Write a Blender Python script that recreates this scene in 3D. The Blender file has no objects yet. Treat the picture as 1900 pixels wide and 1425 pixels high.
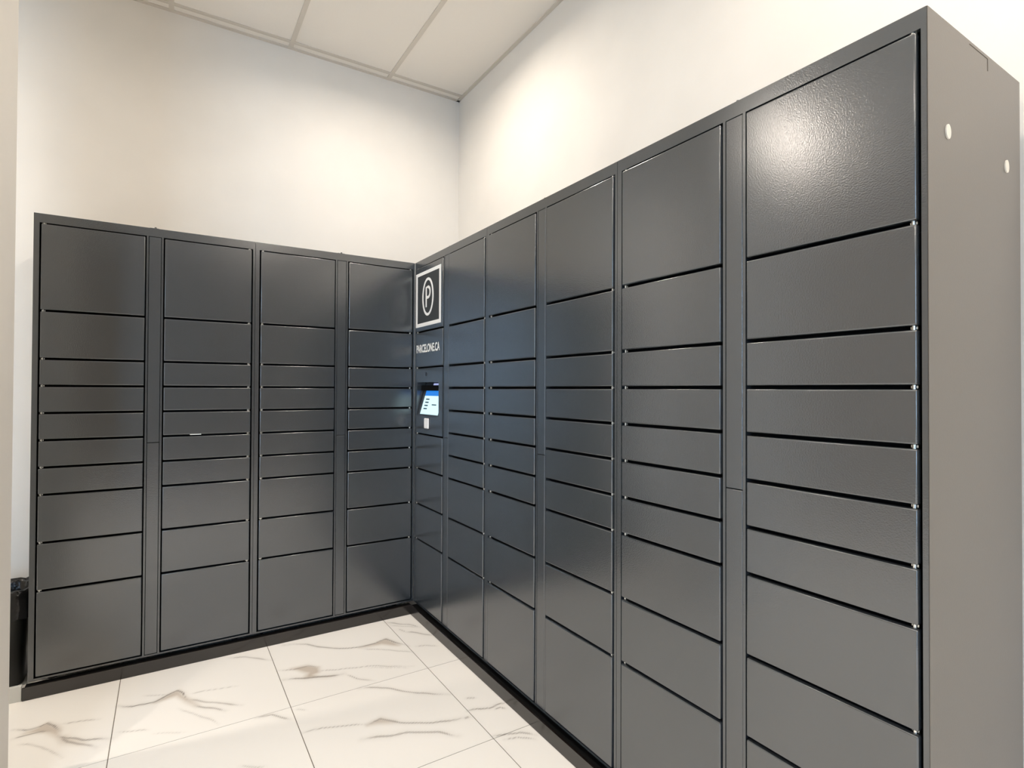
import bpy, bmesh, math, random
import numpy as np
from mathutils import Matrix, Vector

# ------------------------------------------------------------------ scene, camera, world, exposure
scene = bpy.context.scene
COL = scene.collection
scene.view_settings.view_transform = 'Standard'
scene.view_settings.look = 'None'
scene.view_settings.gamma = 1.0
scene.view_settings.use_curve_mapping = False
scene.view_settings.exposure = 0.08

F_PX, YAW, PITCH, ROLL = 1020.59321, 0.55988, 0.01088, 0.00432
CAM = Vector((-1.20493, -2.97883, 1.2721))
fwd = Vector((math.sin(YAW), math.cos(YAW), 0)); rgt = Vector((math.cos(YAW), -math.sin(YAW), 0)); up = Vector((0, 0, 1))
f2 = fwd * math.cos(PITCH) + up * math.sin(PITCH); u2 = up * math.cos(PITCH) - fwd * math.sin(PITCH)
r3 = rgt * math.cos(ROLL) + u2 * math.sin(ROLL); u3 = u2 * math.cos(ROLL) - rgt * math.sin(ROLL)
cam_data = bpy.data.cameras.new('camera')
cam_data.sensor_fit = 'HORIZONTAL'; cam_data.sensor_width = 36.0
cam_data.lens = F_PX / 1900.0 * 36.0
cam_data.clip_start = 0.02
cam = bpy.data.objects.new('camera', cam_data)
cam.matrix_world = Matrix(((r3.x, u3.x, -f2.x, CAM.x), (r3.y, u3.y, -f2.y, CAM.y), (r3.z, u3.z, -f2.z, CAM.z), (0, 0, 0, 1)))
COL.objects.link(cam)
scene.camera = cam

world = bpy.data.worlds.new('world'); scene.world = world
world.use_nodes = True
world.node_tree.nodes['Background'].inputs[0].default_value = (0.46, 0.70, 1.0, 1)
world.node_tree.nodes['Background'].inputs[1].default_value = 14.5

LAMP_WARM = (1.0, 0.895, 0.785)
LAMP_POWER = 18.0          # each recessed ceiling downlight

# ------------------------------------------------------------------ helpers
def lin(c):
    c = c / 255.0
    return c / 12.92 if c <= 0.04045 else ((c + 0.055) / 1.055) ** 2.4
def srgb(r, g, b): return (lin(r), lin(g), lin(b), 1.0)

def obj(name, me, mats=None, parent=None, loc=(0, 0, 0), rot=(0, 0, 0)):
    o = bpy.data.objects.new(name, me)
    if mats is not None and me is not None and len(me.materials) == 0:
        for m in (mats if isinstance(mats, (list, tuple)) else [mats]): me.materials.append(m)
    COL.objects.link(o)
    o.parent = parent
    o.location = loc; o.rotation_euler = rot
    return o
def empty(name, loc=(0, 0, 0), rotz=0):
    o = bpy.data.objects.new(name, None); COL.objects.link(o)
    o.location = loc; o.rotation_euler = (0, 0, rotz); o.empty_display_size = 0.1
    return o
def tag(o, label, cat, group=None):
    o['label'] = label; o['category'] = cat
    if group: o['group'] = group
    return o
def struct(o): o['kind'] = 'structure'; return o

def add_box(bm, x0, x1, y0, y1, z0, z1, mat=0):
    v = [bm.verts.new(p) for p in ((x0,y0,z0),(x1,y0,z0),(x1,y1,z0),(x0,y1,z0),(x0,y0,z1),(x1,y0,z1),(x1,y1,z1),(x0,y1,z1))]
    fs = []
    for q in ((0,3,2,1),(4,5,6,7),(0,1,5,4),(1,2,6,5),(2,3,7,6),(3,0,4,7)):
        f = bm.faces.new([v[i] for i in q]); f.material_index = mat; fs.append(f)
    return fs
def done(bm, name, smooth=False):
    bm.normal_update()
    me = bpy.data.meshes.new(name); bm.to_mesh(me); bm.free()
    if smooth:
        for p in me.polygons: p.use_smooth = True
    return me
def box_mesh(name, *b):
    bm = bmesh.new(); add_box(bm, *b); return done(bm, name)
def bevel_box(name, x0, x1, y0, y1, z0, z1, w, seg=2):
    bm = bmesh.new(); add_box(bm, x0, x1, y0, y1, z0, z1)
    bmesh.ops.bevel(bm, geom=list(bm.edges), offset=w, segments=seg, profile=0.5, affect='EDGES')
    return done(bm, name)
def add_cyl(bm, c, r0, r1, h, n=16, axis='z'):
    ring = []
    for k, (r, t) in enumerate(((r0, 0), (r1, h))):
        row = []
        for i in range(n):
            a = 2 * math.pi * i / n
            p = (r * math.cos(a), r * math.sin(a), t)
            if axis == 'y': p = (p[0], p[2], p[1])
            row.append(bm.verts.new((c[0] + p[0], c[1] + p[1], c[2] + p[2])))
        ring.append(row)
    for i in range(n):
        bm.faces.new((ring[0][i], ring[0][(i+1) % n], ring[1][(i+1) % n], ring[1][i]))
    bm.faces.new(ring[0][::-1]); bm.faces.new(ring[1])
    bmesh.ops.recalc_face_normals(bm, faces=bm.faces)
def slab_from_loops(name, outer, inner, y0, y1):
    """flat ring or plate in the XZ plane between y0 (front) and y1"""
    bm = bmesh.new()
    n = len(outer)
    fo = [bm.verts.new((x, y0, z)) for x, z in outer]; bo = [bm.verts.new((x, y1, z)) for x, z in outer]
    for i in range(n): bm.faces.new((fo[i], fo[(i+1) % n], bo[(i+1) % n], bo[i]))
    if inner:
        fi = [bm.verts.new((x, y0, z)) for x, z in inner]; bi = [bm.verts.new((x, y1, z)) for x, z in inner]
        for i in range(n):
            j = (i + 1) % n
            bm.faces.new((fo[i], fo[j], fi[j], fi[i])); bm.faces.new((bo[i], bi[i], bi[j], bo[j]))
            bm.faces.new((fi[i], fi[j], bi[j], bi[i]))
    else:
        bm.faces.new(fo); bm.faces.new(bo[::-1])
    bmesh.ops.recalc_face_normals(bm, faces=bm.faces)
    return done(bm, name)
def ribbon(name, pts, w, y0, y1):
    """flat stroke of width w along points in the XZ plane"""
    L, Rr = [], []
    n = len(pts)
    for i, (x, z) in enumerate(pts):
        a = pts[max(i-1, 0)]; b = pts[min(i+1, n-1)]
        d = Vector((b[0]-a[0], b[1]-a[1])).normalized()
        L.append((x - d.y * w/2, z + d.x * w/2)); Rr.append((x + d.y * w/2, z - d.x * w/2))
    return slab_from_loops_strip(name, L, Rr, y0, y1)
def slab_from_loops_strip(name, L, Rr, y0, y1):
    bm = bmesh.new(); n = len(L)
    a = [bm.verts.new((x, y0, z)) for x, z in L]; b = [bm.verts.new((x, y0, z)) for x, z in Rr]
    c = [bm.verts.new((x, y1, z)) for x, z in L]; d = [bm.verts.new((x, y1, z)) for x, z in Rr]
    for i in range(n - 1):
        bm.faces.new((a[i], a[i+1], b[i+1], b[i])); bm.faces.new((c[i], d[i], d[i+1], c[i+1]))
        bm.faces.new((a[i], c[i], c[i+1], a[i+1])); bm.faces.new((b[i], b[i+1], d[i+1], d[i]))
    bm.faces.new((a[0], b[0], d[0], c[0])); bm.faces.new((a[-1], c[-1], d[-1], b[-1]))
    bmesh.ops.recalc_face_normals(bm, faces=bm.faces)
    return done(bm, name)

# ------------------------------------------------------------------ materials
def mat(name, color, rough=0.5, spec=0.5, metal=0.0, ior=1.5, emit=None, estr=0.0):
    m = bpy.data.materials.new(name); m.use_nodes = True
    b = m.node_tree.nodes['Principled BSDF']
    b.inputs['Base Color'].default_value = color
    b.inputs['Roughness'].default_value = rough
    b.inputs['Metallic'].default_value = metal
    b.inputs['IOR'].default_value = ior
    b.inputs['Specular IOR Level'].default_value = spec
    if emit:
        b.inputs['Emission Color'].default_value = emit; b.inputs['Emission Strength'].default_value = estr
    return m
def add_noise_bump(m, scale, strength, dist, detail=2.0, stretch=None):
    nt = m.node_tree; b = nt.nodes['Principled BSDF']
    tc = nt.nodes.new('ShaderNodeTexCoord'); nz = nt.nodes.new('ShaderNodeTexNoise'); bp = nt.nodes.new('ShaderNodeBump')
    nz.inputs['Scale'].default_value = scale; nz.inputs['Detail'].default_value = detail
    src = tc.outputs['Object']
    if stretch:
        mp = nt.nodes.new('ShaderNodeMapping'); mp.inputs['Scale'].default_value = stretch
        nt.links.new(src, mp.inputs['Vector']); src = mp.outputs['Vector']
    nt.links.new(src, nz.inputs['Vector'])
    bp.inputs['Strength'].default_value = strength; bp.inputs['Distance'].default_value = dist
    nt.links.new(nz.outputs['Fac'], bp.inputs['Height']); nt.links.new(bp.outputs['Normal'], b.inputs['Normal'])
    return nz
def add_tint_noise(m, c0, c1, scale, detail=4.0, lo=0.35, hi=0.65):
    nt = m.node_tree; b = nt.nodes['Principled BSDF']
    tc = nt.nodes.new('ShaderNodeTexCoord'); nz = nt.nodes.new('ShaderNodeTexNoise'); cr = nt.nodes.new('ShaderNodeValToRGB')
    nz.inputs['Scale'].default_value = scale; nz.inputs['Detail'].default_value = detail
    cr.color_ramp.elements[0].position = lo; cr.color_ramp.elements[0].color = c0
    cr.color_ramp.elements[1].position = hi; cr.color_ramp.elements[1].color = c1
    nt.links.new(tc.outputs['Object'], nz.inputs['Vector']); nt.links.new(nz.outputs['Fac'], cr.inputs['Fac'])
    nt.links.new(cr.outputs['Color'], b.inputs['Base Color'])

M = {}
M['paint'] = mat('anthracite_powder_coat', srgb(52, 56, 59), rough=0.22, spec=0.5, ior=2.05)
add_noise_bump(M['paint'], 300.0, 0.20, 0.0010, 1.0)
M['side'] = mat('warm_grey_side_panel', srgb(92, 84, 75), rough=0.28, ior=1.85)  # warmer, paler grey than the locker paint
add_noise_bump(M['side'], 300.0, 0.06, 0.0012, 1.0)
M['inner'] = mat('black_gap_shade', (0.004, 0.004, 0.004, 1), rough=0.8, spec=0.1)  # black stands in for deep shade in the door and plinth gaps
M['plinth'] = mat('black_brown_laminate', srgb(24, 19, 16), rough=0.16, ior=1.68)
add_noise_bump(M['plinth'], 60.0, 0.05, 0.001, 3.0, (1, 12, 12))
M['plinth_pale'] = mat('pale_grey_laminate', srgb(205, 205, 200), rough=0.5)
M['wall'] = mat('cream_wall_paint', srgb(231, 225, 216), rough=0.85, spec=0.25)
add_tint_noise(M['wall'], srgb(229, 225, 218), srgb(233, 229, 222), 3.0)
M['greige'] = mat('greige_wall_paint', srgb(186, 177, 165), rough=0.8)
add_tint_noise(M['greige'], srgb(183, 174, 162), srgb(189, 180, 168), 3.0)
M['rear'] = mat('taupe_wall_panel', srgb(112, 102, 91), rough=0.7)
add_tint_noise(M['rear'], srgb(108, 98, 87), srgb(116, 106, 95), 4.0)
M['ctile'] = mat('ceiling_tile_board', srgb(238, 233, 225), rough=0.95, spec=0.1)
add_noise_bump(M['ctile'], 160.0, 0.15, 0.002, 3.0)
M['tbar'] = mat('ceiling_bar_enamel', srgb(210, 203, 192), rough=0.6)
M['grout'] = mat('grey_grout', srgb(128, 120, 108), rough=0.9, spec=0.1)
M['white'] = mat('white_print', srgb(245, 245, 242), rough=0.5)
M['sign'] = mat('black_sign_vinyl', srgb(52, 56, 58), rough=0.6)
M['plug'] = mat('off_white_plastic', srgb(236, 228, 214), rough=0.45)
M['steel'] = mat('bright_hinge_steel', srgb(210, 210, 205), rough=0.25, metal=1.0)
M['dark'] = mat('black_plastic', srgb(14, 14, 16), rough=0.35)
M['groove'] = mat('dark_groove', srgb(90, 82, 72), rough=0.8)
M['bezel'] = mat('screen_bezel_plastic', srgb(58, 64, 70), rough=0.4)
M['reader'] = mat('white_card_reader', srgb(250, 250, 248), rough=0.35)
M['paper'] = mat('white_paper', srgb(240, 238, 230), rough=0.8)
M['bin'] = mat('black_bin_plastic', srgb(20, 21, 18), rough=0.35)
M['bag'] = mat('black_bin_liner', srgb(9, 9, 9), rough=0.22)
add_noise_bump(M['bag'], 25.0, 0.5, 0.01, 3.0)
M['ring'] = mat('white_lamp_ring', srgb(240, 238, 232), rough=0.4)
M['lens'] = mat('lamp_lens', (1, 1, 1, 1), rough=0.4, emit=(LAMP_WARM[0], LAMP_WARM[1], LAMP_WARM[2], 1), estr=20.0)
M['scr_blue'] = mat('screen_header', (0, 0, 0, 1), rough=0.15, emit=srgb(40, 130, 225), estr=1.0)
M['scr_body'] = mat('screen_page', (0, 0, 0, 1), rough=0.15, emit=srgb(200, 236, 244), estr=1.3)
M['scr_ink'] = mat('screen_text', (0, 0, 0, 1), rough=0.15, emit=srgb(40, 70, 84), estr=0.6)
M['scr_lavender'] = mat('screen_lavender_bar', (0, 0, 0, 1), rough=0.2, emit=srgb(170, 180, 230), estr=0.9)

M['alu'] = mat('dark_window_aluminium', srgb(40, 42, 44), rough=0.4)
M['paving'] = mat('grey_paving', srgb(150, 150, 148), rough=0.9)
gm = bpy.data.materials.new('clear_glass'); gm.use_nodes = True
g = gm.node_tree; g.nodes.clear()
go = g.nodes.new('ShaderNodeOutputMaterial'); gx = g.nodes.new('ShaderNodeMixShader'); gt = g.nodes.new('ShaderNodeBsdfTransparent'); gg = g.nodes.new('ShaderNodeBsdfGlossy')
gg.inputs['Roughness'].default_value = 0.02; gx.inputs[0].default_value = 0.06
g.links.new(gt.outputs[0], gx.inputs[1]); g.links.new(gg.outputs[0], gx.inputs[2]); g.links.new(gx.outputs[0], go.inputs[0])
M['glass'] = gm
# marble porcelain: veins stored on each tile as printed colour
mt = bpy.data.materials.new('marble_porcelain'); mt.use_nodes = True
nt = mt.node_tree; b = nt.nodes['Principled BSDF']
b.inputs['Roughness'].default_value = 0.32; b.inputs['Specular IOR Level'].default_value = 0.35
at = nt.nodes.new('ShaderNodeAttribute'); at.attribute_name = 'print'
nt.links.new(at.outputs['Color'], b.inputs['Base Color'])
M['marble'] = mt

# ------------------------------------------------------------------ the room
D = 0.548            # wall planes behind both banks
ZC = 3.333           # ceiling height
XL, YF = -4.7, -5.6  # far ends of the lobby
T = 0.12
ceil_lines_x = [-1.21 + 0.6125 * k for k in range(-6, 3)]
struct(obj('wall_back', box_mesh('wall_back', XL - T, D + T, D, D + T, 0, ZC + 0.1), M['wall']))
struct(obj('wall_right', box_mesh('wall_right', D, D + T, YF - T, D, 0, ZC + 0.1), M['wall']))
struct(obj('wall_left', box_mesh('wall_left', XL - T, XL, YF - T, D, 0, ZC + 0.1), M['greige']))
# entrance wall behind the camera with a tall glazed opening to daylight
GX0, GX1, GZ = -4.62, -2.80, 2.95
bm = bmesh.new()
add_box(bm, XL, GX0, YF - T, YF, 0, ZC + 0.1); add_box(bm, GX1, D, YF - T, YF, 0, ZC + 0.1); add_box(bm, GX0, GX1, YF - T, YF, GZ, ZC + 0.1)
struct(obj('wall_front', done(bm, 'wall_front'), M['rear']))
win = struct(obj('window_1', None)); win.location = (GX0, YF - T / 2, 0)
GW = GX1 - GX0
for k in range(4):
    x = k * GW / 3
    obj('window_mullion', bevel_box('window_mullion', max(x - 0.025, 0), min(x + 0.025, GW), -0.04, 0.04, 0, GZ, 0.002, 1), M['alu'], win)
for k in range(3):
    a, c = k * GW / 3 + 0.025, (k + 1) * GW / 3 - 0.025
    for z0, z1 in ((0.0, 0.08), (2.15, 2.20), (GZ - 0.05, GZ)):
        obj('window_rail', bevel_box('window_rail', a, c, -0.04, 0.04, z0, z1, 0.002, 1), M['alu'], win)
    for z0, z1 in ((0.08, 2.15), (2.20, GZ - 0.05)):
        obj('window_pane', box_mesh('window_pane', a, c, -0.004, 0.004, z0, z1), M['glass'], win)
struct(obj('pavement', box_mesh('pavement', -12, 8, -16, YF - T, -0.12, -0.02), M['paving']))
pl = bpy.data.lights.new('window_portal', 'AREA'); pl.shape = 'RECTANGLE'; pl.size = GW; pl.size_y = GZ; pl.cycles.is_portal = True
po = bpy.data.objects.new('window_portal', pl); COL.objects.link(po); po.location = ((GX0 + GX1) / 2, YF - T, GZ / 2); po.rotation_euler = (math.pi / 2, 0, 0)
po.rotation_euler = (-math.pi / 2, 0, math.pi)
struct(obj('wall_pier', box_mesh('wall_pier', -2.12, -1.6315, -0.90, -0.5875, 0, ZC), M['wall']))

# floor: grout bed with porcelain tiles
floor = struct(obj('floor', box_mesh('floor', XL - T, D + T, YF - T, D + T, -0.06, -0.0012), M['grout']))
VEINS=[
( [(-1.6801, -0.2479), (-1.6318, -0.2777), (-1.6027, -0.2774), (-1.579, -0.2623), (-1.5538, -0.2984), (-1.5322, -0.35)] , 3.0 , 0.75 ),
( [(-1.6666, -0.3231), (-1.6326, -0.3163), (-1.5966, -0.3174), (-1.5653, -0.3332)] , 4 , 0.6 ),
( [(-1.5306, -0.3846), (-1.503, -0.4189), (-1.4472, -0.4619), (-1.3695, -0.503)] , 3.5 , 0.65 ),
( [(-1.5234, -0.4012), (-1.4958, -0.4489), (-1.4445, -0.489), (-1.405, -0.5381)] , 4 , 0.5 ),
( [(-1.5323, -0.3023), (-1.486, -0.3083), (-1.4134, -0.3339)] , 2.5 , 0.4 ),
( [(-1.6377, -0.3697), (-1.6136, -0.3895), (-1.5718, -0.4351), (-1.5388, -0.4717), (-1.5018, -0.5419)] , 2.5 , 0.35 ),
( [(-1.3601, -0.2643), (-1.3096, -0.3017), (-1.2411, -0.3059), (-1.1973, -0.2848), (-1.161, -0.2619), (-1.1324, -0.3023), (-1.1194, -0.3592)] , 3.5 , 0.75 ),
( [(-1.1176, -0.3603), (-1.0739, -0.4003), (-1.0136, -0.4589), (-0.9357, -0.5154)] , 3.5 , 0.5 ),
( [(-1.0973, -0.4221), (-1.0506, -0.4717), (-0.9961, -0.5259)] , 4 , 0.55 ),
( [(-1.1541, -0.4079), (-1.1122, -0.4744), (-1.0717, -0.5389), (-1.0248, -0.6154)] , 2.5 , 0.3 ),
( [(-1.1162, -0.3123), (-1.0607, -0.319), (-0.9953, -0.3361), (-0.9388, -0.3567)] , 2.2 , 0.3 ),
( [(-1.2779, -0.2307), (-1.2242, -0.2593), (-1.1883, -0.2769)] , 2.5 , 0.3 ),
( [(-0.942, -0.0548), (-0.8796, -0.0844), (-0.8408, -0.1286), (-0.7814, -0.1795)] , 4 , 0.5 ),
( [(-1.3473, -0.4712), (-1.3012, -0.4943), (-1.2532, -0.5167)] , 2.5 , 0.35 ),
( [(-1.2367, -0.5502), (-1.1889, -0.5761), (-1.1408, -0.6005)] , 2.5 , 0.2 ),
( [(-0.9044, -0.642), (-0.8516, -0.6551), (-0.8198, -0.6884), (-0.7904, -0.722)] , 4 , 0.5 ),
( [(-0.7033, -0.0483), (-0.6045, -0.0993), (-0.5568, -0.1606), (-0.4767, -0.235), (-0.3983, -0.2674), (-0.3094, -0.2707), (-0.2497, -0.2509), (-0.2095, -0.3255), (-0.1811, -0.3913)] , 3.5 , 0.7 ),
( [(-0.4014, -0.2781), (-0.2595, -0.3901), (-0.1827, -0.4618)] , 2.5 , 0.4 ),
( [(-0.7674, -0.3014), (-0.7072, -0.3304), (-0.6407, -0.3306), (-0.6019, -0.3599)] , 3 , 0.45 ),
( [(-0.7622, -0.3997), (-0.6737, -0.4367), (-0.5941, -0.4704), (-0.5312, -0.486)] , 6 , 0.65 ),
( [(-0.5227, -0.4964), (-0.4839, -0.5585), (-0.4238, -0.6204)] , 3 , 0.45 ),
( [(-0.6213, -0.3965), (-0.54, -0.4332), (-0.4112, -0.4717), (-0.233, -0.5868)] , 3 , 0.4 ),
( [(-0.4268, -0.484), (-0.3161, -0.5466), (-0.2599, -0.592)] , 2 , 0.25 ),
( [(-0.1825, -0.0572), (-0.0854, -0.1474), (-0.0449, -0.2099)] , 4 , 0.5 ),
( [(-0.17, -0.1032), (-0.1241, -0.1539), (-0.0532, -0.2122)] , 3 , 0.35 ),
( [(-0.1318, -0.2296), (-0.0795, -0.2758), (-0.0236, -0.3452)] , 4 , 0.55 ),
( [(-0.1528, -0.1733), (-0.1307, -0.2267)] , 3 , 0.35 ),
( [(-0.1478, -0.4085), (-0.1004, -0.4249), (-0.0606, -0.4589)] , 3 , 0.4 ),
( [(-0.4976, -0.6425), (-0.4291, -0.6705), (-0.364, -0.7411), (-0.3004, -0.8103), (-0.1946, -0.8845)] , 4 , 0.55 ),
( [(-0.5491, -0.9126), (-0.4953, -0.9002), (-0.4448, -0.9582), (-0.33, -1.0328), (-0.1956, -1.0695)] , 4 , 0.55 ),
( [(-0.7717, -0.8265), (-0.7019, -0.8424), (-0.6326, -0.8667), (-0.5472, -0.9064)] , 3 , 0.45 ),
( [(-0.5912, -0.987), (-0.5218, -1.0073), (-0.4337, -1.0351), (-0.337, -1.0948), (-0.2826, -1.1549)] , 5 , 0.5 ),
( [(-0.7587, -0.662), (-0.725, -0.6869)] , 2.5 , 0.3 ),
( [(-0.9123, -0.959), (-0.9855, -0.9167)] , 3 , 0.3 ),
( [(-0.1899, -1.0371), (-0.156, -1.0376), (-0.1197, -1.0559)] , 3.5 , 0.5 ),
( [(-0.1851, -1.0333), (-0.1513, -1.0387), (-0.0973, -1.0603), (-0.0488, -1.0544), (-0.0218, -1.0589)] , 3.5 , 0.6 ),
( [(-0.0892, -1.077), (-0.061, -1.0748), (-0.0498, -1.0935)] , 3 , 0.5 ),
( [(-0.2216, -1.0671), (-0.1967, -1.0677)] , 4 , 0.45 ),
( [(-0.1527, -0.9495), (-0.1121, -0.9661)] , 3 , 0.45 ),
( [(-0.1812, -1.2208), (-0.1286, -1.2366), (-0.0784, -1.2575), (-0.0394, -1.3017)] , 4 , 0.5 ),
( [(-0.1508, -1.2593), (-0.1059, -1.2739), (-0.0597, -1.3187)] , 3 , 0.45 ),
]
BLOBS=[
( [(-1.6319, -0.2992), (-1.6021, -0.2815), (-1.579, -0.2623), (-1.5374, -0.3323), (-1.5322, -0.3888), (-1.5681, -0.3385)] , 0.45 ),
( [(-1.5409, -0.3782), (-1.5165, -0.3985), (-1.5019, -0.4282), (-1.4446, -0.4872), (-1.5079, -0.438)] , 0.35 ),
( [(-1.2323, -0.3113), (-1.1973, -0.2892), (-1.161, -0.2642), (-1.1173, -0.3517), (-1.0886, -0.4275), (-1.1268, -0.3677), (-1.1615, -0.3068)] , 0.45 ),
( [(-0.3876, -0.274), (-0.3103, -0.2734), (-0.2507, -0.2537), (-0.2239, -0.3101), (-0.2193, -0.3519), (-0.2795, -0.2988)] , 0.45 ),
( [(-0.7158, -0.3171), (-0.6507, -0.3245), (-0.603, -0.3647), (-0.6166, -0.4152), (-0.643, -0.4198), (-0.6325, -0.4468), (-0.6728, -0.4322), (-0.658, -0.3871)] , 0.5 ),
( [(-0.5482, -0.9095), (-0.4953, -0.9002), (-0.4602, -0.9449), (-0.4966, -0.9338)] , 0.4 ),
]
def vein_color(P):
    """P (n,2) world floor points -> printed colour"""
    n = len(P)
    rs = np.random.RandomState(5)
    # smooth wobble so the lines are not ruler straight
    wob = np.zeros((n, 2))
    for k in range(5):
        a = rs.uniform(0, 2 * np.pi); fr = rs.uniform(20, 95)
        ph = rs.uniform(0, 6.28)
        wob[:, 1] += np.sin((P[:, 0] * np.cos(a) + P[:, 1] * np.sin(a)) * fr + ph) * 0.0016
        wob[:, 0] += np.cos((P[:, 0] * np.sin(a) - P[:, 1] * np.cos(a)) * fr + ph) * 0.0016
    W = P + wob
    mask = np.zeros(n)
    for pts, wd, s in VEINS:
        pts = np.array(pts)
        best = np.full(n, 9.0); tt = np.zeros(n)
        tot = len(pts) - 1
        for i in range(tot):
            a, c = pts[i], pts[i+1]; d = c - a
            t = np.clip(((W - a) @ d) / max(d @ d, 1e-9), 0, 1)
            dist = np.linalg.norm(W - (a + t[:, None] * d), axis=1)
            u = dist < best; best[u] = dist[u]; tt[u] = (i + t[u]) / tot
        fade = np.clip(np.minimum(tt, 1 - tt) * 6, 0.25, 1)
        w = wd * 0.001 * (0.55 + 0.45 * fade)
        core = np.clip(1.35 - best / w, 0, 1) * min(1.0, s * 1.2) * fade
        halo = np.exp(-(best / (w * 4.0)) ** 2) * 0.16 * s
        mask = np.maximum(mask, np.maximum(core, halo))
    tan = np.zeros(n)
    for poly, s in BLOBS:
        poly = np.array(poly); inside = np.zeros(n, bool); best = np.full(n, 9.0)
        for i in range(len(poly)):
            a, c = poly[i], poly[(i+1) % len(poly)]
            cond = ((a[1] > W[:, 1]) != (c[1] > W[:, 1]))
            with np.errstate(divide='ignore', invalid='ignore'):
                xx = (c[0]-a[0]) * (W[:, 1]-a[1]) / (c[1]-a[1]) + a[0]
            inside ^= cond & (W[:, 0] < xx)
            d = c - a; t = np.clip(((W - a) @ d) / max(d @ d, 1e-9), 0, 1)
            best = np.minimum(best, np.linalg.norm(W - (a + t[:, None] * d), axis=1))
        tan = np.maximum(tan, np.where(inside, s * np.clip(0.55 + best / 0.02, 0, 1), s * 0.5 * np.exp(-(best / 0.012) ** 2)))
    base = np.array(srgb(248, 244, 237)[:3]); grey = np.array(srgb(112, 98, 82)[:3]); brown = np.array(srgb(150, 118, 74)[:3])
    cloud = np.zeros(n)
    for k in range(4):
        a = rs.uniform(0, 6.28); fr = rs.uniform(4, 12)
        cloud += np.sin((P[:, 0] * np.cos(a) + P[:, 1] * np.sin(a)) * fr + rs.uniform(0, 6.28))
    c = base[None] * (1 + 0.012 * cloud[:, None])
    c = c * (1 - tan[:, None]) + brown[None] * tan[:, None]
    c = c * (1 - mask[:, None]) + grey[None] * mask[:, None]
    return c

FX = [-1.3655 - 0.5915 * k for k in range(6, 0, -1)] + [-1.3655, -0.774, -0.1835, 0.408, D + 0.05]
FX = [x for x in FX if x > XL - 0.5]
FY = [D + 0.05, -0.018, -0.637, -1.234, -1.831, -2.428, -3.025, -3.622, -4.219, -4.816, -5.413, -6.01]
J = 0.0016
def tile_mesh(name, x0, x1, y0, y1, n):
    xs = np.linspace(x0 + J, x1 - J, n); ys = np.linspace(y0 + J, y1 - J, n)
    gx, gy = np.meshgrid(xs, ys); P = np.stack([gx.ravel(), gy.ravel()], 1)
    c0 = np.array([(x0 + x1) / 2, (y0 + y1) / 2])
    V = np.concatenate([P - c0, np.zeros((n * n, 1))], 1)
    # slightly eased edge
    e = np.zeros((n, n), bool); e[0, :] = e[-1, :] = e[:, 0] = e[:, -1] = True
    idx = np.arange(n * n).reshape(n, n)
    quads = np.stack([idx[:-1, :-1].ravel(), idx[:-1, 1:].ravel(), idx[1:, 1:].ravel(), idx[1:, :-1].ravel()], 1).tolist()
    rim = list(idx[0, :]) + list(idx[1:, -1]) + list(idx[-1, ::-1][1:]) + list(idx[::-1, 0][1:-1])
    low = [tuple(V[i][:2]) + (-0.008,) for i in rim]
    base = n * n; m = len(rim)
    quads += [[int(rim[i]), base + i, base + (i + 1) % m, int(rim[(i + 1) % m])] for i in range(m)]
    me = bpy.data.meshes.new(name)
    me.from_pydata([tuple(v) for v in V] + low, [], quads)
    col = vein_color(P); col = np.concatenate([col, np.ones((len(col), 1))], 1)
    side = np.tile(np.array([[*srgb(215, 206, 192)]]), (m, 1))
    attr = me.color_attributes.new('print', 'FLOAT_COLOR', 'POINT')
    attr.data.foreach_set('color', np.concatenate([col, side]).astype(np.float32).ravel())
    me.materials.append(M['marble']); me.update()
    return me
shared = []
for j in range(len(FY) - 1):
    for i in range(len(FX) - 1):
        x0, x1, y0, y1 = FX[i], FX[i+1], FY[j+1], FY[j]
        seen = (-2.1 < x0 < 0.2) and j in (1, 2, 3)
        if seen:
            me = tile_mesh('marble_tile', x0, x1, y0, y1, 104)
            if x1 - x0 > 0.55 and j in (2, 1): shared.append((me, x1 - x0, y1 - y0))
            obj('marble_tile', me, None, floor, ((x0 + x1) / 2, (y0 + y1) / 2, 0))
for j in range(len(FY) - 1):
    for i in range(len(FX) - 1):
        x0, x1, y0, y1 = FX[i], FX[i+1], FY[j+1], FY[j]
        if (-2.1 < x0 < 0.2) and j in (1, 2, 3): continue
        me, w0, h0 = shared[(i * 3 + j * 5) % len(shared)]
        o = obj('marble_tile', me, None, floor, ((x0 + x1) / 2, (y0 + y1) / 2, 0))
        o.scale = ((x1 - x0) / w0, (y1 - y0) / h0, 1)

# ceiling: slab, lay-in tiles, bars
ceiling = struct(obj('ceiling', box_mesh('ceiling', XL - T, D + T, YF - T, D + T, ZC + 0.02, ZC + 0.1), M['ctile']))
CX = [XL] + [x for x in (-1.205 - 0.6125 * 5, -1.205 - 0.6125 * 4, -1.205 - 0.6125 * 3, -1.205 - 0.6125 * 2, -1.205 - 0.6125, -1.205, -0.5925, 0.02)] + [D]
CY = [D, 0.472, 0.472 - 1.22, 0.472 - 2.44, 0.472 - 3.66, 0.472 - 4.88, YF]
HB = 0.0125
cache = {}
def ceil_tile(w, h):
    k = (round(w, 3), round(h, 3))
    if k not in cache: cache[k] = bevel_box('ceiling_tile', -w/2, w/2, -h/2, h/2, 0.004, 0.016, 0.002, 1)
    return cache[k]
for i in range(len(CX) - 1):
    for j in range(len(CY) - 1):
        w = CX[i+1] - CX[i]; h = CY[j] - CY[j+1]
        obj('ceiling_tile', ceil_tile(w - 0.006, h - 0.006), M['ctile'], ceiling, ((CX[i] + CX[i+1]) / 2, (CY[j] + CY[j+1]) / 2, ZC))
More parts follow.
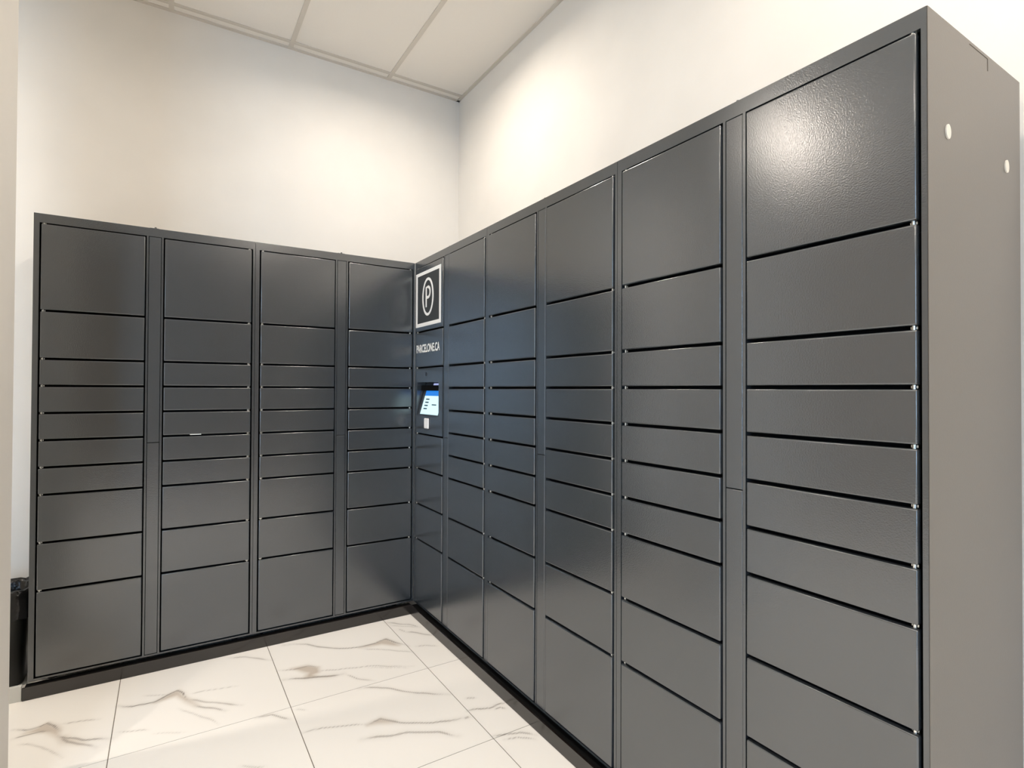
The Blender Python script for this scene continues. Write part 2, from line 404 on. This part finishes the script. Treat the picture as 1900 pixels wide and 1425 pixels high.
for x in CX[1:-1]:
    obj('ceiling_bar', box_mesh('ceiling_bar', x - HB, x + HB, YF, D, ZC - 0.001, ZC + 0.006), M['tbar'], ceiling)
for y in CY[1:-1]:
    for i in range(len(CX) - 1):
        a = CX[i] + (HB if i else 0); c = CX[i+1] - (HB if i < len(CX) - 2 else 0)
        obj('ceiling_bar', box_mesh('ceiling_bar', a, c, y - HB, y + HB, ZC - 0.0005, ZC + 0.006), M['tbar'], ceiling)
for nm, bx in (('wall_angle', (D - 0.022, D, YF, D)), ('wall_angle', (XL, XL + 0.022, YF, D)),
               ('wall_angle', (XL, D, D - 0.022, D)), ('wall_angle', (XL, D, YF, YF + 0.022))):
    obj(nm, box_mesh(nm, *bx, ZC - 0.002, ZC + 0.005), M['tbar'], ceiling)

# ------------------------------------------------------------------ recessed downlights (each with its own lamp)
def downlight(x, y, label, power, spread=165):
    r = empty('downlight', (x, y, ZC)); tag(r, label, 'ceiling light', 'recessed ceiling downlights')
    n = 32
    o = [(0.085 * math.cos(2*math.pi*i/n), 0.085 * math.sin(2*math.pi*i/n)) for i in range(n)]
    q = [(0.066 * math.cos(2*math.pi*i/n), 0.066 * math.sin(2*math.pi*i/n)) for i in range(n)]
    me = slab_from_loops('trim_ring', o, q, 0, 0.008)
    obj('trim_ring', me, M['ring'], r, (0, 0, -0.006), (math.pi / 2, 0, 0))
    bm = bmesh.new(); add_cyl(bm, (0, 0, 0), 0.066, 0.066, 0.004, 32)
    obj('lens', done(bm, 'lens'), M['lens'], r, (0, 0, -0.001))
    ld = bpy.data.lights.new('downlight_lamp', 'AREA'); ld.shape = 'DISK'; ld.size = 0.125
    ld.energy = power; ld.color = LAMP_WARM; ld.spread = math.radians(spread)
    lo = bpy.data.objects.new('downlight_lamp', ld); COL.objects.link(lo); lo.parent = r; lo.location = (0, 0, -0.012)
    return r
downlight(-0.20, -0.36, 'round recessed ceiling downlight above the inner corner of the lockers', LAMP_POWER * 0.85, 164)
downlight(-0.29, -2.40, 'round recessed ceiling downlight above the right locker bank', LAMP_POWER * 0.85)
downlight(-0.29, -3.75, 'added round fill downlight behind the camera near the right wall', LAMP_POWER * 1.5)  # unseen lamp added to brighten the side panel and right wall
downlight(-3.05, -0.36, 'round recessed ceiling downlight left of the pier by the back wall', LAMP_POWER * 1.75, 170)
downlight(-2.75, -2.40, 'added round fill downlight in the lobby left of the camera', LAMP_POWER * 1.6, 170)  # unseen lamp added for ambient fill
downlight(-2.75, -4.40, 'added round fill downlight at the rear of the lobby', LAMP_POWER * 1.6, 170)  # another unseen lamp, put in to lift the fill

# ------------------------------------------------------------------ parcel lockers
W, H, ZB, DEPTH = 0.84045, 2.0, 0.064, 0.4855
ROWS = [1.957, 1.595, 1.394, 1.281, 1.1675, 1.054, 0.9405, 0.827, 0.628, 0.430, 0.078]
DOOR1, STRIP, DOOR2 = (0.0255, 0.3870), (0.4005, 0.4475), (0.4615, 0.8240)
GAP = 0.0085
PROUD = 0.0045        # doors stand a little in front of the cabinet frame
rng = random.Random(3)
door_cache = {}
def door_mesh(w, h):
    k = (round(w, 4), round(h, 4))
    if k not in door_cache:
        bm = bmesh.new(); add_box(bm, -w/2, w/2, 0, 0.022 + PROUD, -h/2, h/2)
        ed = [e for e in bm.edges if not all(v.co.y > 0.01 for v in e.verts)]
        bmesh.ops.bevel(bm, geom=ed, offset=0.0034, segments=3, profile=0.5, affect='EDGES')
        me = done(bm, 'door')
        for p in me.polygons: p.use_smooth = abs(p.normal.y) < 0.98 and p.area < 0.01
        door_cache[k] = me
    return door_cache[k]
pin_me = None
def hinge_mesh():
    global pin_me
    if pin_me is None:
        bm = bmesh.new(); add_cyl(bm, (0, 0.004, -0.0045), 0.0036, 0.0036, 0.009, 10)
        add_box(bm, -0.006, 0.006, 0.006, 0.010, -0.0025, 0.0025)
        pin_me = done(bm, 'hinge_pin')
    return pin_me
body_me = None
def carcass_mesh():
    global body_me
    if body_me is None:
        bm = bmesh.new()
        e = 0.0008
        fs = add_box(bm, e, W - e, 0.08, DEPTH, ZB, H)
        fs[2].material_index = 1; fs[0].material_index = 1  # front and underside blackened as painted shade
        # shell round the door recesses
        for f in (add_box(bm, e, 0.004, 0.03, 0.08, ZB, H), add_box(bm, W - 0.004, W - e, 0.03, 0.08, ZB, H),
                  add_box(bm, 0.004, W - 0.004, 0.03, 0.08, H - 0.004, H), add_box(bm, 0.004, W - 0.004, 0.03, 0.08, ZB, ZB + 0.004)): pass
        body_me = done(bm, 'carcass')
    return body_me
frame_me = None
def frame_mesh():
    global frame_me
    if frame_me is None:
        bm = bmesh.new(); e = 0.0008
        y0, y1 = 0.0005, 0.03
        add_box(bm, e, 0.0195, y0, y1, ZB, H)
        add_box(bm, 0.8300, W - e, y0, y1, ZB, H)
        add_box(bm, 0.0195, 0.8300, y0, y1, 1.9625, H)
        add_box(bm, 0.0195, 0.8300, y0, y1, ZB, 0.0715)
        add_box(bm, 0.3915, 0.3990, y0, y1, 0.0715, 1.9625)
        add_box(bm, 0.4490, 0.4565, y0, y1, 0.0715, 1.9625)
        # stops close each recess behind the doors; their black paints the gap shade
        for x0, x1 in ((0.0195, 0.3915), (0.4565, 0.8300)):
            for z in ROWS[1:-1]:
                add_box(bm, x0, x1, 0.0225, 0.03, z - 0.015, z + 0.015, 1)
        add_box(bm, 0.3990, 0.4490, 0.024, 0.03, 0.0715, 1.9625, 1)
        frame_me = done(bm, 'front_frame')
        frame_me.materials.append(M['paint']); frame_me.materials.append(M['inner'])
    return frame_me
def add_door(root, span, z1, z0, hinge, name='door', tilt=True):
    w = span[1] - span[0]; h = z1 - z0
    d = obj(name, door_mesh(w, h), M['paint'], root, ((span[0] + span[1]) / 2, -PROUD, (z0 + z1) / 2))
    if tilt:
        d.rotation_euler = (math.radians(rng.uniform(-0.10, 0.10)), 0, math.radians(rng.uniform(-0.12, 0.12)))
    hx = -w/2 + 0.009 if hinge == 'L' else w/2 - 0.009
    obj('hinge_pin', hinge_mesh(), M['steel'], d, (hx, 0.006, h/2 + GAP/2))
    return d
def rows_of(root, span, rows, hinge):
    out = []
    for k in range(len(rows) - 1):
        top = rows[k] - (GAP/2 if k else 0); bot = rows[k+1] + (GAP/2 if k < len(rows) - 2 else 0)
        out.append(add_door(root, span, top, bot, hinge))
    return out
def locker(loc, rotz, label, first_col=True):
    r = empty('parcel_locker', loc, rotz); tag(r, label, 'parcel locker', 'grey parcel locker units along the two walls')
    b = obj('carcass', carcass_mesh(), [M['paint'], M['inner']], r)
    obj('front_frame', frame_mesh(), None, r)
    for x in (0.06, W - 0.06):
        for y in (0.16, DEPTH - 0.06):
            bm = bmesh.new(); add_cyl(bm, (0, 0, 0), 0.018, 0.014, ZB, 12)
            obj('foot', done(bm, 'foot'), M['dark'], r, (x, y, 0))
    for z0, z1 in ((0.0735, 1.0255), (1.0275, 1.9610)):
        obj('lock_strip', bevel_box('lock_strip', STRIP[0], STRIP[1], 0.0005, 0.022, z0, z1, 0.0012, 1), M['paint'], r)
    if first_col: rows_of(r, DOOR1, ROWS, 'L')
    rows_of(r, DOOR2, ROWS, 'R')
    # lifting tab on the top edge
    bm = bmesh.new(); add_box(bm, -0.018, 0.018, 0, 0.03, 0, 0.002); add_cyl(bm, (0.004, 0.012, 0.002), 0.005, 0.004, 0.007, 10)
    obj('top_tab', done(bm, 'top_tab'), M['paint'], r, (W / 2, 0.004, H))
    return r
L1 = locker((-2 * W, 0, 0), 0, 'grey steel parcel locker at the far left end, beside the black bin')
L2 = locker((-W, 0, 0), 0, 'plain grey steel parcel locker facing the camera, left of the inner corner')
R1 = locker((0, 0, 0), -math.pi / 2, 'grey steel parcel locker with the touchscreen and white P sign', first_col=False)
R2 = locker((0, -W, 0), -math.pi / 2, 'grey steel parcel locker between the touchscreen locker and the nearest one')
R3 = locker((0, -2 * W, 0), -math.pi / 2, 'nearest grey steel parcel locker at the right, with its bare side showing')

# --- the control column of the touchscreen locker
CR = [1.957, 1.595, 1.394, 1.026, 0.828, 0.630, 0.432, 0.078]
for k in (3, 4, 5, 6):
    add_door(R1, DOOR1, CR[k] - GAP/2, CR[k+1] + (GAP/2 if k < 6 else 0), 'L')
w1 = DOOR1[1] - DOOR1[0]
sign = add_door(R1, DOOR1, CR[0], CR[1] + GAP/2, 'L', 'sign_panel', False)
sign['label'] = 'panel with a white square frame and oval P emblem'
sx, sz = sign.location.x, sign.location.z
def rect(x0, x1, z0, z1): return [(x0 - sx, z0 - sz), (x1 - sx, z0 - sz), (x1 - sx, z1 - sz), (x0 - sx, z1 - sz)]
obj('sign_plate', slab_from_loops('sign_plate', rect(0.050, 0.365, 1.634, 1.918), None, -0.0006, 0.001), M['sign'], sign)
obj('sign_border', slab_from_loops('sign_border', rect(0.030, 0.366, 1.622, 1.926), rect(0.053, 0.345, 1.642, 1.908), -0.0014, 0.001), M['white'], sign)
cx, cz = 0.197 - sx, 1.780 - sz
ell = lambda a, c, n=48: [(cx + a * math.cos(2*math.pi*i/n), cz + c * math.sin(2*math.pi*i/n)) for i in range(n)]
obj('emblem_oval', slab_from_loops('emblem_oval', ell(0.076, 0.104), ell(0.060, 0.090), -0.0016, 0.0005), M['white'], sign)
pp = [(-0.022, -0.056), (-0.022, 0.052), (0.004, 0.052)]
pp += [(0.004 + 0.026 * math.sin(t), 0.024 + 0.028 * math.cos(t)) for t in [math.pi * k / 10 for k in range(1, 10)]]
pp += [(0.004, -0.004), (-0.014, -0.004)]
obj('emblem_letter', ribbon('emblem_letter', [(cx + x, cz + z) for x, z in pp], 0.015, -0.0016, 0.0005), M['white'], sign)

name_panel = add_door(R1, DOOR1, CR[1] - GAP/2, CR[2] + GAP/2, 'L', 'name_panel', False)
name_panel['label'] = 'panel lettered PARCELONE.CA in white'
fc = bpy.data.curves.new('lettering', 'FONT'); fc.body = 'PARCELONE.CA'; fc.size = 1.0; fc.align_x = 'CENTER'; fc.align_y = 'CENTER'; fc.extrude = 0.0; fc.offset = 0.03
tmp = bpy.data.objects.new('tmp_text', fc); COL.objects.link(tmp)
bpy.context.view_layer.update()
tme = bpy.data.meshes.new_from_object(tmp.evaluated_get(bpy.context.evaluated_depsgraph_get()))
bpy.data.objects.remove(tmp)
xs = [v.co.x for v in tme.vertices]; ys = [v.co.y for v in tme.vertices]
sxx = 0.314 / (max(xs) - min(xs)); syy = 0.046 / (max(ys) - min(ys)); mx = (max(xs) + min(xs)) / 2; my = (max(ys) + min(ys)) / 2
for v in tme.vertices: v.co = Vector(((v.co.x - mx) * sxx, -0.0012, (v.co.y - my) * syy))
tme.name = 'lettering'
obj('lettering', tme, M['white'], name_panel, (0.199 - name_panel.location.x, 0, 1.500 - name_panel.location.z))

# touchscreen panel with a wedge recess
pz0, pz1 = CR[3] + GAP/2, CR[2] - GAP/2
px0, px1 = DOOR1
rx0, rx1, rz0, rz1, rd = 0.050, 0.342, 1.126, 1.313, 0.060
bm = bmesh.new()
V = lambda x, y, z: bm.verts.new((x, y, z))
o = [V(px0, 0, pz0), V(px1, 0, pz0), V(px1, 0, pz1), V(px0, 0, pz1)]
i_ = [V(rx0, 0, rz0), V(rx1, 0, rz0), V(rx1, 0, rz1), V(rx0, 0, rz1)]
bk = [V(px0, 0.03, pz0), V(px1, 0.03, pz0), V(px1, 0.03, pz1), V(px0, 0.03, pz1)]
dl, dr = V(rx0, rd, rz1), V(rx1, rd, rz1)
bl, br = V(rx0, 0.004, rz0), V(rx1, 0.004, rz0)
for k in range(4):
    j = (k + 1) % 4
    bm.faces.new((o[k], o[j], i_[j], i_[k])); bm.faces.new((o[k], bk[k], bk[j], o[j]))
bm.faces.new((i_[3], i_[2], dr, dl))
bm.faces.new((i_[0], i_[3], dl, bl)); bm.faces.new((i_[1], br, dr, i_[2]))
bm.faces.new((i_[0], bl, br, i_[1])); bm.faces.new((bl, dl, dr, br))
bmesh.ops.recalc_face_normals(bm, faces=bm.faces)
f0 = [f for f in bm.faces if all(abs(v.co.y) < 1e-6 for v in f.verts)][0]
if f0.normal.y > 0: bmesh.ops.reverse_faces(bm, faces=bm.faces)
sp = obj('screen_panel', done(bm, 'screen_panel'), M['paint'], R1, (0, -PROUD, 0)); sp['label'] = 'panel with a recessed tilted touchscreen'
obj('hinge_pin', hinge_mesh(), M['steel'], sp, (px0 + 0.009, 0.004, pz1 + GAP/2))
# slanted display: axis u along X, v up the slope
s0 = Vector((0, 0.004, rz0)); s1 = Vector((0, rd, rz1)); sd = (s1 - s0); sl = sd.length; sd.normalize()
nrm = Vector((0, -sd.z, sd.y))
def slope_quad(bm, u0, u1, v0, v1, lift, mi):
    vs = []
    for u, v in ((u0, v0), (u1, v0), (u1, v1), (u0, v1)):
        p = s0 + sd * v + nrm * lift; vs.append(bm.verts.new((u, p.y, p.z)))
    f = bm.faces.new(vs); f.material_index = mi
    return f
def slope_box(bm, u0, u1, v0, v1, l0, l1, mi):
    pts = []
    for l in (l0, l1):
        for u, v in ((u0, v0), (u1, v0), (u1, v1), (u0, v1)):
            p = s0 + sd * v + nrm * l; pts.append(bm.verts.new((u, p.y, p.z)))
    for q in ((0,3,2,1),(4,5,6,7),(0,1,5,4),(1,2,6,5),(2,3,7,6),(3,0,4,7)):
        f = bm.faces.new([pts[k] for k in q]); f.material_index = mi
bm = bmesh.new(); slope_box(bm, rx0 + 0.012, rx1 - 0.008, 0.004, sl - 0.004, 0.0, 0.004, 0)
bmesh.ops.recalc_face_normals(bm, faces=bm.faces)
obj('screen_bezel', done(bm, 'screen_bezel'), M['bezel'], sp)
bm = bmesh.new()
U0, U1, V0, V1 = 0.090, 0.326, 0.010, 0.156
slope_box(bm, U0, U1, V0, V0 + 0.105, 0.0035, 0.0050, 1)
slope_box(bm, U0, U1, V0 + 0.105, V1, 0.0035, 0.0050, 0)
for k in range(4):
    slope_box(bm, U0 + 0.028, U0 + 0.075, V0 + 0.028 + k * 0.018, V0 + 0.035 + k * 0.018, 0.0045, 0.0053, 2)
slope_box(bm, U0 + 0.125, U0 + 0.185, V0 + 0.052, V0 + 0.058, 0.0045, 0.0053, 2)
bmesh.ops.recalc_face_normals(bm, faces=bm.faces)
me = done(bm, 'touch_screen')
for k in ('scr_blue', 'scr_body', 'scr_ink'): me.materials.append(M[k])
ts = obj('touch_screen', me, None, sp); ts['label'] = 'lit touchscreen with blue header and lines of text'
bm = bmesh.new(); slope_box(bm, 0.165, 0.305, sl - 0.022, sl - 0.008, 0.0035, 0.0055, 0); bmesh.ops.recalc_face_normals(bm, faces=bm.faces)
obj('lavender_bar', done(bm, 'lavender_bar'), M['scr_lavender'], sp)  # emissive lavender bar above the display
bm = bmesh.new(); add_cyl(bm, (0, -0.001, 0), 0.011, 0.011, 0.006, 20, 'y')
obj('camera_lens', done(bm, 'camera_lens'), M['dark'], sp, (0.180, 0, 1.357))
obj('reader_surround', bevel_box('reader_surround', 0.158, 0.226, -0.0015, 0.004, 1.056, 1.120, 0.0012, 1), M['dark'], sp)
obj('card_reader', bevel_box('card_reader', 0.163, 0.221, -0.006, 0.004, 1.060, 1.116, 0.0045, 3), M['reader'], sp)

# --- bare side of the nearest locker
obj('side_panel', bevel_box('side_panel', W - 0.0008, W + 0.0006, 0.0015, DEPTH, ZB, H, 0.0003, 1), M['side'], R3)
def oval(cy, cz_, a, c, n=20): return [(cy + a * math.cos(2*math.pi*i/n), cz_ + c * math.sin(2*math.pi*i/n)) for i in range(n)]
for yy, zz in ((0.087, 1.782), (0.398, 1.782)):
    me = slab_from_loops('wall_plug', oval(0, 0, 0.0105, 0.0145), None, -0.003, 0.002)
    obj('wall_plug', me, M['plug'], R3, (W, yy, zz), (0, 0, math.pi / 2))
bm = bmesh.new()
add_box(bm, W + 0.0004, W + 0.0010, 0.195, 0.292, 1.9915, 1.9930); add_box(bm, W + 0.0004, W + 0.0010, 0.2905, 0.2930, 1.966, 1.9930)
obj('knockout_line', done(bm, 'knockout_line'), M['groove'], R3)

# --- plinth boards
KP = 0.0268
o = obj('plinth_board', bevel_box('plinth_board', -2 * W - 0.012, -KP + 0.0, -KP, -KP + 0.008, 0, 0.053, 0.001, 1), M['plinth'])
tag(o, 'black-brown plinth board along the floor under the left lockers', 'plinth')
obj('gap_shade', box_mesh('gap_shade', -2 * W - 0.006, -KP + 0.008, -KP + 0.008, 0.02, 0, 0.049), M['inner'], o)  # black block painting the shade between board and cabinet
o = obj('plinth_board', bevel_box('plinth_board', -KP, -KP + 0.008, -3 * W - 0.004, -KP + 0.008, 0, 0.053, 0.001, 1), M['plinth'])
tag(o, 'black-brown plinth board along the floor under the right lockers', 'plinth')
obj('gap_shade', box_mesh('gap_shade', -KP + 0.008, 0.02, -3 * W - 0.002, -KP + 0.008, 0, 0.049), M['inner'], o)  # same painted shade under the right bank
o = obj('plinth_strip', bevel_box('plinth_strip', -2.015, -2 * W - 0.014, -0.022, -0.006, 0, 0.062, 0.001, 1), M['plinth_pale'])
tag(o, 'short pale grey strip on the floor left of the black plinth', 'plinth')

# --- paper slip caught in a door gap
o = obj('paper_slip', box_mesh('paper_slip', -1.113, -1.068, -0.012, 0.006, 1.0565, 1.0595), M['paper'])
tag(o, 'small white paper slip caught between two narrow locker doors', 'paper')

# --- bin behind the pier
bin_root = empty('waste_bin', (-1.847, 0.225, 0)); tag(bin_root, 'black plastic waste bin with a liner, left of the lockers', 'bin')
def rrect(hx, hy, r, n=6):
    P = []
    for qx, qy, a0 in ((hx - r, hy - r, 0), (-hx + r, hy - r, 90), (-hx + r, -hy + r, 180), (hx - r, -hy + r, 270)):
        for k in range(n + 1):
            a = math.radians(a0 + 90 * k / n); P.append((qx + r * math.cos(a), qy + r * math.sin(a)))
    return P
def loft(name, levels, cap_bottom=True, jitter=None):
    bm = bmesh.new(); rows = []
    rj = random.Random(11)
    for hx, hy, r, z in [(a, c * 0.72, d, e * 0.92) for a, c, d, e in levels]:
        rows.append([bm.verts.new((x + (rj.uniform(-jitter, jitter) if jitter else 0), y + (rj.uniform(-jitter, jitter) if jitter else 0), z + (rj.uniform(-jitter, jitter) * 1.5 if jitter else 0))) for x, y in rrect(hx, hy, r)])
    n = len(rows[0])
    for a, c in zip(rows[:-1], rows[1:]):
        for i in range(n): bm.faces.new((a[i], a[(i+1) % n], c[(i+1) % n], c[i]))
    if cap_bottom: bm.faces.new(rows[0][::-1])
    me = done(bm, name)
    for p in me.polygons: p.use_smooth = True
    return me
obj('bin_body', loft('bin_body', [(0.125, 0.135, 0.05, 0.0), (0.128, 0.138, 0.05, 0.01), (0.146, 0.156, 0.055, 0.36), (0.152, 0.162, 0.055, 0.365), (0.152, 0.162, 0.055, 0.375), (0.142, 0.152, 0.05, 0.376), (0.120, 0.130, 0.045, 0.02)]), M['bin'], bin_root)
obj('bin_liner', loft('bin_liner', [(0.156, 0.166, 0.056, 0.315), (0.157, 0.167, 0.056, 0.340), (0.158, 0.168, 0.056, 0.385), (0.155, 0.165, 0.056, 0.415), (0.150, 0.160, 0.055, 0.440), (0.140, 0.150, 0.05, 0.447), (0.125, 0.135, 0.045, 0.425), (0.110, 0.120, 0.04, 0.30)], False, 0.004), M['bag'], bin_root)
